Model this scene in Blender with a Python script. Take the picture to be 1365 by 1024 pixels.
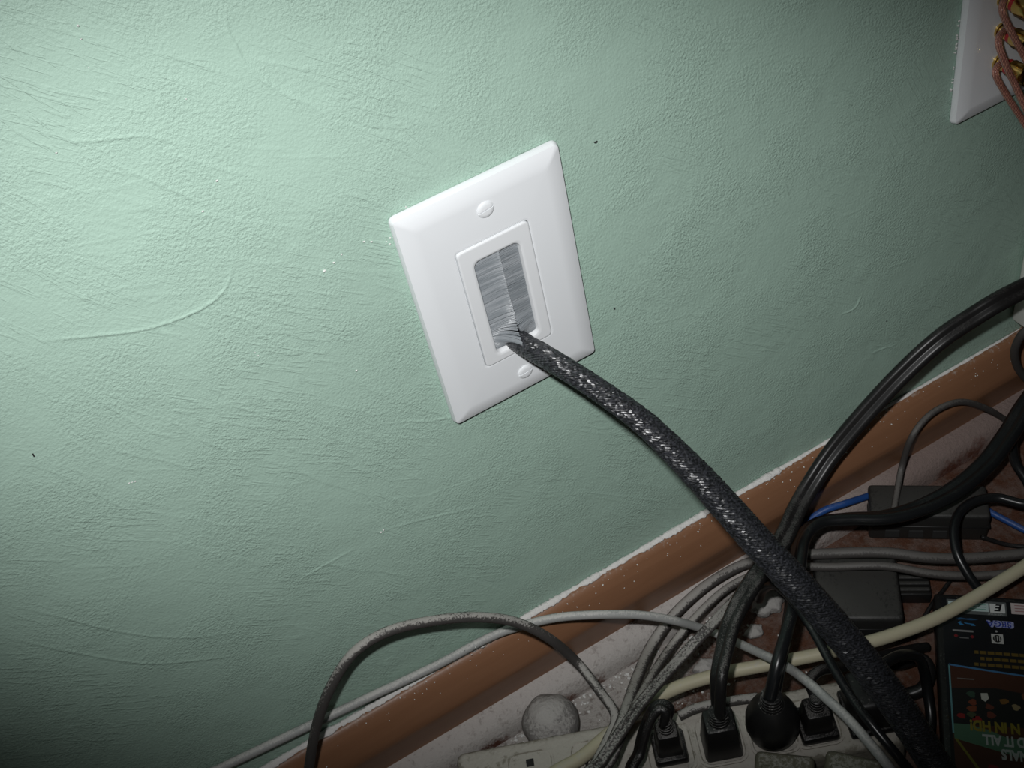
import bpy, bmesh, math, random
import numpy as np
from mathutils import Vector, Matrix

for o in list(bpy.data.objects): bpy.data.objects.remove(o)
SC = bpy.context.scene
COL = SC.collection
RNG = np.random.default_rng(7)
random.seed(7)

# ------------------------------------------------------------------ camera, light, exposure
W, H, F = 1365.0, 1024.0, 1529.55                     # frame and focal length in pixels
CAM = np.array([-127.65, -369.76, 645.23])            # millimetres; floor z=0, wall y=0
CR = np.array([0.86287442, -0.4730809, -0.17788253])
CU = np.array([0.45457288, 0.57256673, 0.6822982])
CF = np.array([0.22093263, 0.66959824, -0.70910293])

cam = bpy.data.cameras.new('camera'); cam.sensor_width = 36.0; cam.lens = F * 36.0 / W
cam.clip_start = 0.01; cam.clip_end = 20
co = bpy.data.objects.new('camera', cam); COL.objects.link(co)
m = Matrix.Identity(4)
for i in range(3):
    m[i][0] = CR[i]; m[i][1] = CU[i]; m[i][2] = -CF[i]; m[i][3] = CAM[i] * 0.001
co.matrix_world = m
SC.camera = co

SC.view_settings.view_transform = 'Standard'; SC.view_settings.look = 'None'
SC.view_settings.gamma = 1.0; SC.view_settings.use_curve_mapping = False
SC.view_settings.exposure = 0.0

w = bpy.data.worlds.new('world'); SC.world = w; w.use_nodes = True
w.node_tree.nodes['Background'].inputs[0].default_value = (0.9, 0.95, 1.0, 1)
w.node_tree.nodes['Background'].inputs[1].default_value = 0.005

# the camera's flash: small bright lamp just above the lens
FLASH = CAM - CR * 30 + CU * 40
fl = bpy.data.lights.new('camera_flash', 'SPOT'); fl.energy = 11.4; fl.spot_size = 2 * 0.535; fl.spot_blend = 1.0
fl.shadow_soft_size = 0.008; fl.color = (1.0, 1.0, 1.0)
fo = bpy.data.objects.new('camera_flash', fl); COL.objects.link(fo)
aim = CF + CR * (705 - W / 2) / F + CU * (H / 2 - 562) / F; aim /= np.linalg.norm(aim)
fx = CR - aim * (CR @ aim); fx /= np.linalg.norm(fx); fy = np.cross(-aim, fx)
fm = Matrix.Identity(4)
for i in range(3):
    fm[i][0] = fx[i] * 1.417; fm[i][1] = fy[i] * 0.803; fm[i][2] = -aim[i]; fm[i][3] = FLASH[i] * 0.001   # a flash tube throws a wide flat beam
fo.matrix_world = fm
# a weak room lamp standing back in the room
rl = bpy.data.lights.new('room_lamp', 'POINT'); rl.energy = 0.4; rl.shadow_soft_size = 0.03; rl.color = (1.0, 0.93, 0.83)
ro = bpy.data.objects.new('room_lamp', rl); COL.objects.link(ro); ro.location = (-0.35, -1.30, 0.36)

# ------------------------------------------------------------------ helpers (millimetres in, metres out)
def at(px, py, v):
    """a point on the sight line of a measured position: v >= 0 is its height above the floor, v < 0 its y (out from the wall)"""
    d = CF + CR * (px - W / 2) / F + CU * (H / 2 - py) / F
    t = (v - CAM[2]) / d[2] if v >= 0 else (v - CAM[1]) / d[1]
    return CAM + t * d

def tag(o, label=None, cat=None, group=None, kind=None):
    if label: o['label'] = label
    if cat: o['category'] = cat
    if group: o['group'] = group
    if kind: o['kind'] = kind
    return o

def empty(name, loc, label=None, cat=None, group=None):
    o = bpy.data.objects.new(name, None); COL.objects.link(o)
    o.location = Vector(loc) * 0.001; o.empty_display_size = 0.01
    return tag(o, label, cat, group)

def wloc(o):
    v = Vector(o.location)
    while o.parent: o = o.parent; v = v + Vector(o.location)
    return v

def obj(name, verts, faces, mat, parent=None, smooth=False, uvs=None, origin=None):
    """verts in world millimetres; the object's origin goes to its parent's, or to `origin`"""
    V = np.asarray(verts, float) * 0.001
    base = np.array(wloc(parent)) if parent else (np.asarray(origin, float) * 0.001 if origin is not None else
                                                  np.array([V[:, 0].mean(), V[:, 1].mean(), V[:, 2].min()]))
    me = bpy.data.meshes.new(name)
    me.from_pydata((V - base).tolist(), [], [list(map(int, f)) for f in faces])
    bm = bmesh.new(); bm.from_mesh(me); bmesh.ops.recalc_face_normals(bm, faces=bm.faces); bm.to_mesh(me); bm.free()
    if uvs is not None:
        ul = me.uv_layers.new(name='UVMap')
        for p in me.polygons:
            for li in p.loop_indices: ul.data[li].uv = uvs[me.loops[li].vertex_index]
    if smooth is True:
        for p in me.polygons: p.use_smooth = True
    elif smooth:
        for p in me.polygons: p.use_smooth = True
        me.set_sharp_from_angle(angle=math.radians(smooth))
    me.materials.append(mat)
    o = bpy.data.objects.new(name, me); COL.objects.link(o)
    if parent: o.parent = parent
    else: o.location = base.tolist()
    return o

def merge(*parts):
    V, Fc, n = [], [], 0
    for v, f in parts:
        V += [list(map(float, a)) for a in v]; Fc += [[i + n for i in q] for q in f]; n += len(v)
    return V, Fc

def catmull(P, step=1.5):
    P = np.asarray(P, float)
    Q = np.vstack([2 * P[0] - P[1], P, 2 * P[-1] - P[-2]])
    out = []
    for i in range(1, len(Q) - 2):
        a, b, c, d = Q[i - 1], Q[i], Q[i + 1], Q[i + 2]
        n = max(2, int(np.linalg.norm((c - b)[:3]) / step))
        for k in range(n):
            t = k / n
            out.append(0.5 * (2 * b + (c - a) * t + (2 * a - 5 * b + 4 * c - d) * t * t + (3 * b - a - 3 * c + d) * t ** 3))
    out.append(P[-1])
    return np.array(out)

def circle(n=14, rx=1.0, ry=1.0):
    return [(rx * math.cos(2 * math.pi * k / n), ry * math.sin(2 * math.pi * k / n)) for k in range(n)]

def figure8(r, n=9):
    """two round conductors side by side with a thin web"""
    a = math.radians(40)
    right = [(r * .93 + r * math.cos(t), r * math.sin(t)) for t in np.linspace(-math.pi + a, math.pi - a, n)]
    return right + [(-x, -y) for x, y in right]

def sweep(P, prof, scale=None, up=(0, 0, 1), twist=0.0):
    P = np.asarray(P, float); n = len(P); m_ = len(prof)
    T = np.gradient(P, axis=0); T /= np.linalg.norm(T, axis=1)[:, None] + 1e-9
    B = np.cross(T[0], np.asarray(up, float))
    if np.linalg.norm(B) < .1: B = np.cross(T[0], (0.3, 1, 0))
    B /= np.linalg.norm(B)
    V, UV, L = [], [], 0.0
    for i in range(n):
        B = B - T[i] * (B @ T[i]); B /= np.linalg.norm(B); N = np.cross(B, T[i])
        if i: L += np.linalg.norm(P[i] - P[i - 1])
        th = twist[int(i * (len(twist) - 1) / (n - 1))] if hasattr(twist, '__len__') else twist
        c, s = math.cos(th), math.sin(th); k = 1.0 if scale is None else scale[i]
        for j, (a, b) in enumerate(prof):
            a2, b2 = (a * c - b * s) * k, (a * s + b * c) * k
            V.append(P[i] + B * a2 + N * b2); UV.append((j / m_ if j <= m_ / 2 else (m_ - j) / m_, L * 0.001))
    Fc = [[i * m_ + j, i * m_ + (j + 1) % m_, (i + 1) * m_ + (j + 1) % m_, (i + 1) * m_ + j] for i in range(n - 1) for j in range(m_)]
    Fc += [list(range(m_))[::-1], list(range((n - 1) * m_, n * m_))]
    return V, Fc, UV

def path(pts, step=1.5, head=(), tail=(), low=0.0):
    """control points: (px, py, v) measured positions, or ('m', x, y, z) in millimetres; head and tail run on past the
    ends in millimetres; nothing sinks below the height `low`"""
    Q = [at(*p) if p[0] != 'm' else np.array(p[1:], float) for p in pts]
    P = catmull([np.array(q, float) for q in head[::-1]] + Q + [np.array(q, float) for q in tail], step)
    P[:, 2] = np.maximum(P[:, 2], low)
    return P

def cable(name, pts, r, mat, label=None, cat=None, parent=None, prof=None, up=(0, 0, 1), twist=0.0, group=None, head=(), tail=()):
    P = path(pts, 1.5, list(head), list(tail), r + .15 if r else max(abs(c_) for q in prof for c_ in q) + .2)
    V, Fc, UV = sweep(P, prof or circle(14, r, r), up=up, twist=twist)
    o = obj(name, V, Fc, mat, parent, True, UV)
    if not parent: tag(o, label, cat, group)
    return o

def rrect(wx, wz, r, n=6, cx=0, cz=0):
    pts = []
    for sx, sz, a0 in ((1, 1, 0), (-1, 1, 90), (-1, -1, 180), (1, -1, 270)):
        for k in range(n + 1):
            a = math.radians(a0 + 90 * k / n)
            pts.append((cx + sx * (wx / 2 - r) + r * math.cos(a), cz + sz * (wz / 2 - r) + r * math.sin(a)))
    return pts

def loops(rings, close_first=False, close_last=False):
    n = len(rings[0]); V = [p for R in rings for p in R]
    Fc = [[i * n + j, i * n + (j + 1) % n, (i + 1) * n + (j + 1) % n, (i + 1) * n + j] for i in range(len(rings) - 1) for j in range(n)]
    if close_first: Fc.append(list(range(n)))
    if close_last: Fc.append(list(range((len(rings) - 1) * n, len(rings) * n)))
    return V, Fc

def rbox(size, bev=1.5, seg=2, taper=1.0):
    """box centred in x,y with its bottom at z=0, rounded edges; taper narrows the top"""
    bm = bmesh.new(); bmesh.ops.create_cube(bm, size=1.0)
    for v in bm.verts:
        k = taper if v.co.z > 0 else 1.0
        v.co = Vector((v.co.x * size[0] * k, v.co.y * size[1] * k, (v.co.z + .5) * size[2]))
    bmesh.ops.bevel(bm, geom=bm.edges[:], offset=bev, segments=seg, profile=.5, affect='EDGES')
    V = [tuple(v.co) for v in bm.verts]; bm.verts.index_update()
    Fc = [[v.index for v in f.verts] for f in bm.faces]; bm.free()
    return V, Fc

def place(V, loc, ang=0.0):
    c, s = math.cos(ang), math.sin(ang)
    return [(loc[0] + x * c - y * s, loc[1] + x * s + y * c, loc[2] + z) for x, y, z in V]

def lathe(prof, loc, n=20, axis='z', ang=0):
    rings = []
    for r, h in prof:
        ring = []
        for k in range(n):
            a = 2 * math.pi * k / n + ang
            x, y = r * math.cos(a), r * math.sin(a)
            ring.append((loc[0] + x, loc[1] + y, loc[2] + h) if axis == 'z' else (loc[0] + x, loc[1] - h, loc[2] + y))
        rings.append(ring)
    return loops(rings, True, True)

# ------------------------------------------------------------------ materials
def newmat(name):
    mt = bpy.data.materials.new(name); mt.use_nodes = True
    nt = mt.node_tree; b = nt.nodes['Principled BSDF']
    return mt, nt, b
def node(nt, t, **kw):
    n = nt.nodes.new(t)
    for k, v in kw.items(): setattr(n, k, v)
    return n
def lk(nt, a, b): nt.links.new(a, b)
def math_(nt, op, a, b=None, c=None, clamp=False):
    n = node(nt, 'ShaderNodeMath', operation=op, use_clamp=clamp)
    for i, v in enumerate((a, b, c)):
        if v is None: continue
        if hasattr(v, 'is_linked') or hasattr(v, 'links'): lk(nt, v, n.inputs[i])
        else: n.inputs[i].default_value = v
    return n.outputs[0]
def noise(nt, scale, detail=3.0, rough=.55, vec=None, dist=0.0):
    n = node(nt, 'ShaderNodeTexNoise'); n.inputs['Scale'].default_value = scale
    n.inputs['Detail'].default_value = detail; n.inputs['Roughness'].default_value = rough; n.inputs['Distortion'].default_value = dist
    if vec is None:
        g = node(nt, 'ShaderNodeNewGeometry'); vec = g.outputs['Position']
    lk(nt, vec, n.inputs['Vector'])
    return n.outputs['Fac']
def ramp(nt, fac, lo, hi):
    n = node(nt, 'ShaderNodeMapRange', clamp=True); n.interpolation_type = 'SMOOTHSTEP'
    lk(nt, fac, n.inputs['Value']); n.inputs['From Min'].default_value = lo; n.inputs['From Max'].default_value = hi
    return n.outputs['Result']
def mix(nt, fac, a, b):
    n = node(nt, 'ShaderNodeMix', data_type='RGBA')
    if hasattr(fac, 'links'): lk(nt, fac, n.inputs[0])
    else: n.inputs[0].default_value = fac
    for v, s in ((a, n.inputs[6]), (b, n.inputs[7])):
        if hasattr(v, 'links'): lk(nt, v, s)
        else: s.default_value = (*v, 1)
    return n.outputs[2]
def bump(nt, b, h, strength, dist):
    n = node(nt, 'ShaderNodeBump'); n.inputs['Strength'].default_value = strength; n.inputs['Distance'].default_value = dist
    lk(nt, h, n.inputs['Height']); lk(nt, n.outputs['Normal'], b.inputs['Normal'])
    return n

DUST = (0.46, 0.44, 0.41)
def mat(name, col, rough=.5, spec=.5, dust=0.0, dust_scale=700, dustcol=DUST, metal=0.0, bumps=None, var=0.0, coat=0.0):
    """plain material with optional settled dust on faces that look up"""
    mt, nt, b = newmat(name)
    b.inputs['Roughness'].default_value = rough; b.inputs['Specular IOR Level'].default_value = spec
    b.inputs['Metallic'].default_value = metal; b.inputs['Coat Weight'].default_value = coat
    c = col
    if var:
        c = mix(nt, math_(nt, 'MULTIPLY', noise(nt, 220, 4), var), col, tuple(x * .35 for x in col))
    if dust:
        g = node(nt, 'ShaderNodeNewGeometry'); s = node(nt, 'ShaderNodeSeparateXYZ'); lk(nt, g.outputs['Normal'], s.inputs[0])
        n1 = noise(nt, dust_scale, 4, .7); n2 = noise(nt, 60, 2)
        f = math_(nt, 'ADD', math_(nt, 'MULTIPLY', s.outputs['Z'], .55), math_(nt, 'MULTIPLY', n1, .9))
        f = math_(nt, 'ADD', f, math_(nt, 'MULTIPLY', n2, .5))
        f = ramp(nt, f, 1.30 - dust * .50, 1.44 - dust * .42)
        f = math_(nt, 'MULTIPLY', f, min(1.0, .45 + .5 * dust))
        p_ = node(nt, 'ShaderNodeSeparateXYZ'); lk(nt, g.outputs['Position'], p_.inputs[0])      # plaster was spilled at one spot; its dust thins out along the wall
        sp_ = node(nt, 'ShaderNodeMapRange', clamp=True); lk(nt, p_.outputs['X'], sp_.inputs['Value'])
        sp_.inputs['From Min'].default_value = .05; sp_.inputs['From Max'].default_value = .15; sp_.inputs['To Min'].default_value = 1.0; sp_.inputs['To Max'].default_value = .20
        f = math_(nt, 'MULTIPLY', f, sp_.outputs['Result'])
        c = mix(nt, f, c, dustcol)
        lk(nt, math_(nt, 'MAXIMUM', rough, f), b.inputs['Roughness'])
    if hasattr(c, 'links'): lk(nt, c, b.inputs['Base Color'])
    else: b.inputs['Base Color'].default_value = (*c, 1)
    if bumps: bump(nt, b, noise(nt, bumps[0], 3), bumps[1], bumps[2])
    return mt

def wall_mat():
    mt, nt, b = newmat('sage_green_wall_paint')
    c = mix(nt, ramp(nt, noise(nt, 9, 3), .3, .7), (0.385, 0.540, 0.452), (0.395, 0.552, 0.463))
    c = mix(nt, ramp(nt, noise(nt, 420, 5, .7), .74, .80), c, (0.50, 0.63, 0.55))
    lk(nt, c, b.inputs['Base Color'])
    b.inputs['Roughness'].default_value = .52; b.inputs['Specular IOR Level'].default_value = .30
    # orange peel of the roller, patchy, plus fine drag lines
    patchy = math_(nt, 'ADD', math_(nt, 'MULTIPLY', ramp(nt, noise(nt, 24, 2), .35, .65), .8), .45)
    peel = math_(nt, 'MULTIPLY', noise(nt, 700, 3.5, .6), patchy)
    g = node(nt, 'ShaderNodeNewGeometry')
    def drag(angle, sx, sz, lo, hi, dist):
        mp = node(nt, 'ShaderNodeMapping', vector_type='TEXTURE'); mp.inputs['Rotation'].default_value = (0, math.radians(angle), 0); mp.inputs['Scale'].default_value = (1 / sx, 1, 1 / sz)
        lk(nt, g.outputs['Position'], mp.inputs['Vector'])
        return ramp(nt, noise(nt, 1.0, 3, .6, mp.outputs[0], dist), lo, hi)
    d1 = math_(nt, 'MULTIPLY', drag(41, 50, 430, .52, .62, .35), ramp(nt, noise(nt, 13, 2), .45, .6))
    d2 = math_(nt, 'MULTIPLY', drag(60, 40, 360, .53, .63, .35), ramp(nt, noise(nt, 9, 2, .5), .52, .66))
    h = math_(nt, 'ADD', peel, math_(nt, 'MULTIPLY', math_(nt, 'ADD', d1, d2), .22))
    bump(nt, b, h, .72, .0009)
    return mt

def floor_mat():
    mt, nt, b = newmat('red_brown_floor_with_plaster_dust')
    g = node(nt, 'ShaderNodeNewGeometry'); s = node(nt, 'ShaderNodeSeparateXYZ'); lk(nt, g.outputs['Position'], s.inputs[0])
    wood = mix(nt, noise(nt, 45, 4), (0.15, 0.062, 0.034), (0.085, 0.036, 0.022))
    # spilled plaster powder: thick by the wall left of the cords, thin further out
    d = math_(nt, 'ADD', math_(nt, 'MULTIPLY', s.outputs['Y'], 5.2), math_(nt, 'MULTIPLY', s.outputs['X'], -3.3))
    d = math_(nt, 'ADD', d, math_(nt, 'MULTIPLY', noise(nt, 55, 4, .6), .55))
    d = math_(nt, 'ADD', d, math_(nt, 'MULTIPLY', noise(nt, 420, 4, .7), .65))
    f = ramp(nt, d, .05, .42)
    f = math_(nt, 'MULTIPLY', f, .92)
    haze = math_(nt, 'MULTIPLY', ramp(nt, noise(nt, 75, 5, .65), .38, .68), .16)
    c = mix(nt, math_(nt, 'MAXIMUM', f, haze), wood, (0.58, 0.55, 0.52))
    c = mix(nt, math_(nt, 'MULTIPLY', ramp(nt, noise(nt, 190, 5, .75), .50, .66), .65), c, (0.17, 0.13, 0.11))
    lk(nt, c, b.inputs['Base Color']); b.inputs['Roughness'].default_value = .75
    b.inputs['Specular IOR Level'].default_value = .25
    bump(nt, b, noise(nt, 420, 5, .75), .9, .0022)
    return mt

def wood_mat():
    mt, nt, b = newmat('brown_stained_wood')
    g = node(nt, 'ShaderNodeNewGeometry'); mp = node(nt, 'ShaderNodeMapping'); mp.inputs['Scale'].default_value = (9, 160, 160)
    lk(nt, g.outputs['Position'], mp.inputs['Vector'])
    c = mix(nt, noise(nt, 1.0, 4, .6, mp.outputs[0], .6), (0.29, 0.145, 0.078), (0.20, 0.094, 0.048))
    lk(nt, c, b.inputs['Base Color']); b.inputs['Roughness'].default_value = .42; b.inputs['Specular IOR Level'].default_value = .4
    s = node(nt, 'ShaderNodeSeparateXYZ'); lk(nt, g.outputs['Normal'], s.inputs[0])
    f = math_(nt, 'ADD', math_(nt, 'MULTIPLY', s.outputs['Z'], .35), noise(nt, 330, 4, .75))
    f = math_(nt, 'MULTIPLY', ramp(nt, f, .82, 1.05), .5)
    c2 = mix(nt, f, c, (0.5, 0.47, 0.44)); lk(nt, c2, b.inputs['Base Color'])
    return mt

def shoe_mat():
    mt, nt, b = newmat('dusty_brown_shoe_moulding')
    g = node(nt, 'ShaderNodeNewGeometry'); s = node(nt, 'ShaderNodeSeparateXYZ'); lk(nt, g.outputs['Normal'], s.inputs[0])
    p = node(nt, 'ShaderNodeSeparateXYZ'); lk(nt, g.outputs['Position'], p.inputs[0])
    f = math_(nt, 'ADD', math_(nt, 'MULTIPLY', s.outputs['Z'], .40), math_(nt, 'MULTIPLY', noise(nt, 34, 3, .6), 1.3))
    f = math_(nt, 'ADD', f, math_(nt, 'MULTIPLY', noise(nt, 520, 4, .7), .35))
    f = ramp(nt, f, .70, .92)
    thick = ramp(nt, p.outputs['X'], .22, .06)              # the spill of plaster lies to one side of the cords
    n_ = node(nt, 'ShaderNodeMapRange', clamp=True); lk(nt, p.outputs['X'], n_.inputs['Value'])
    n_.inputs['From Min'].default_value = .08; n_.inputs['From Max'].default_value = .24
    n_.inputs['To Min'].default_value = .93; n_.inputs['To Max'].default_value = .30
    f = math_(nt, 'MULTIPLY', f, n_.outputs['Result'])
    c = mix(nt, f, (0.13, 0.05, 0.032), (0.62, 0.59, 0.56))
    c = mix(nt, math_(nt, 'MULTIPLY', ramp(nt, noise(nt, 210, 5, .75), .52, .68), .5), c, (0.22, 0.18, 0.16))
    lk(nt, c, b.inputs['Base Color']); b.inputs['Roughness'].default_value = .8; b.inputs['Specular IOR Level'].default_value = .2
    bump(nt, b, noise(nt, 420, 5, .75), .8, .0018)
    return mt

def braid_mat():
    mt, nt, b = newmat('black_braided_sleeving')
    uv = node(nt, 'ShaderNodeUVMap'); s = node(nt, 'ShaderNodeSeparateXYZ'); lk(nt, uv.outputs[0], s.inputs[0])
    # u runs 0..0.5..0 round the sleeve, v is metres along it; two opposed spirals of monofilament
    u = math_(nt, 'MULTIPLY', s.outputs['X'], 2 * math.pi * 26); v = math_(nt, 'MULTIPLY', s.outputs['Y'], 2 * math.pi * 430)
    a = math_(nt, 'SINE', math_(nt, 'ADD', u, v)); c_ = math_(nt, 'SINE', math_(nt, 'SUBTRACT', u, v))
    h = math_(nt, 'MAXIMUM', a, c_)
    f = math_(nt, 'MULTIPLY', a, c_)
    tone = ramp(nt, noise(nt, 900, 2, .6), .35, .7)
    c = mix(nt, tone, (0.008, 0.009, 0.010), (0.042, 0.044, 0.052))
    lk(nt, c, b.inputs['Base Color'])
    b.inputs['Roughness'].default_value = .38; b.inputs['Specular IOR Level'].default_value = .8
    return mt

def copper_mat():
    mt, nt, b = newmat('clear_jacket_over_copper_strands')
    uv = node(nt, 'ShaderNodeUVMap'); s = node(nt, 'ShaderNodeSeparateXYZ'); lk(nt, uv.outputs[0], s.inputs[0])
    a = math_(nt, 'SINE', math_(nt, 'ADD', math_(nt, 'MULTIPLY', s.outputs['X'], 2 * math.pi * 16), math_(nt, 'MULTIPLY', s.outputs['Y'], 2 * math.pi * 190)))
    n1 = noise(nt, 900, 3, .7)
    c = mix(nt, ramp(nt, math_(nt, 'ADD', math_(nt, 'MULTIPLY', a, .25), n1), .3, .8), (0.26, 0.085, 0.075), (0.86, 0.42, 0.30))
    lk(nt, c, b.inputs['Base Color']); b.inputs['Metallic'].default_value = .25; b.inputs['Roughness'].default_value = .28
    b.inputs['Coat Weight'].default_value = 1.0; b.inputs['Coat Roughness'].default_value = .1
    bump(nt, b, math_(nt, 'ADD', math_(nt, 'MULTIPLY', a, .3), math_(nt, 'MULTIPLY', n1, 2)), .8, .0005)
    return mt

def bristle_mat():
    mt, nt, b = newmat('grey_nylon_bristles')
    g = node(nt, 'ShaderNodeNewGeometry'); mp = node(nt, 'ShaderNodeMapping'); mp.inputs['Scale'].default_value = (30, 30, 420)
    lk(nt, g.outputs['Position'], mp.inputs['Vector'])
    c = mix(nt, ramp(nt, noise(nt, 1.0, 3, .6, mp.outputs[0]), .35, .7), (0.205, 0.228, 0.246), (0.33, 0.352, 0.372))
    lk(nt, c, b.inputs['Base Color']); b.inputs['Roughness'].default_value = .28; b.inputs['Specular IOR Level'].default_value = .7
    return mt

M = dict(
    wall=wall_mat(), floor=floor_mat(), wood=wood_mat(), shoe=shoe_mat(), braid=braid_mat(), copper=copper_mat(), bristle=bristle_mat(),
    plate=mat('white_plastic', (0.80, 0.825, 0.845), .30, .5),
    insert=mat('white_insert_plastic', (0.77, 0.79, 0.805), .22, .5),
    slot=mat('screw_slot_grey', (0.34, 0.34, 0.35), .5),
    hole=mat('dark_opening', (0.02, 0.02, 0.02), .9),
    caulk=mat('white_plaster_powder', (0.72, 0.70, 0.68), .9, .2, bumps=(600, .8, .001)),
    crumb=mat('plaster_crumb', (0.72, 0.72, 0.70), .9, .2),
    greydust=mat('dusty_grey_cable', (0.060, 0.055, 0.052), .6, .4, dust=.62, dust_scale=900),
    darkdust=mat('dusty_charcoal_cord', (0.045, 0.040, 0.038), .4, .5, dust=.34, dust_scale=900),
    palegrey=mat('pale_grey_cable', (0.34, 0.345, 0.335), .55, .4, dust=.45, dust_scale=800, dustcol=(.6, .58, .55)),
    cream=mat('cream_cable', (0.50, 0.46, 0.325), .5, .4, dust=.16, dust_scale=500),
    black=mat('black_rubber', (0.009, 0.010, 0.011), .30, .5, dust=.05, dust_scale=1300, dustcol=(.2, .19, .18)),
    blackdust=mat('dusty_black_rubber', (0.013, 0.0125, 0.0125), .34, .32, dust=.26, dust_scale=1400, dustcol=(.22, .21, .20)),
    blackmatte=mat('black_plastic', (0.012, 0.012, 0.012), .42, .4, dust=.06),
    boxdust=mat('dusty_black_box', (0.022, 0.022, 0.021), .5, .4, dust=.55, dust_scale=650, dustcol=(.17, .165, .15)),
    blue=mat('blue_cable', (0.018, 0.07, 0.25), .45, .4, dust=.2),
    beige=mat('beige_plastic', (0.40, 0.385, 0.33), .6, .35, dust=.30, dust_scale=350, dustcol=(.5, .48, .44), bumps=(300, .25, .0006)),
    beigedust=mat('dust_coated_beige_plastic', (0.27, 0.25, 0.205), .8, .2, dust=.62, dust_scale=260, dustcol=(.55, .52, .47), bumps=(260, .7, .0014)),
    olive=mat('olive_beige_plastic', (0.14, 0.13, 0.095), .6, .3, dust=.2, dust_scale=500),
    ball=mat('dust_coated_grey_ball', (0.24, 0.23, 0.22), .9, .2, dust=.72, dust_scale=420, dustcol=(.47, .45, .43), bumps=(420, .8, .0012)),
    gold=mat('gold_terminal', (0.78, 0.55, 0.17), .22, .5, metal=1.0),
    red=mat('red_terminal_ring', (0.42, 0.02, 0.025), .35, .5),
    whitebox=mat('off_white_plastic', (0.62, 0.63, 0.59), .5, .4),
)
def flat(name, c, rough=.35): return mat(name, c, rough, .5)

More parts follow.
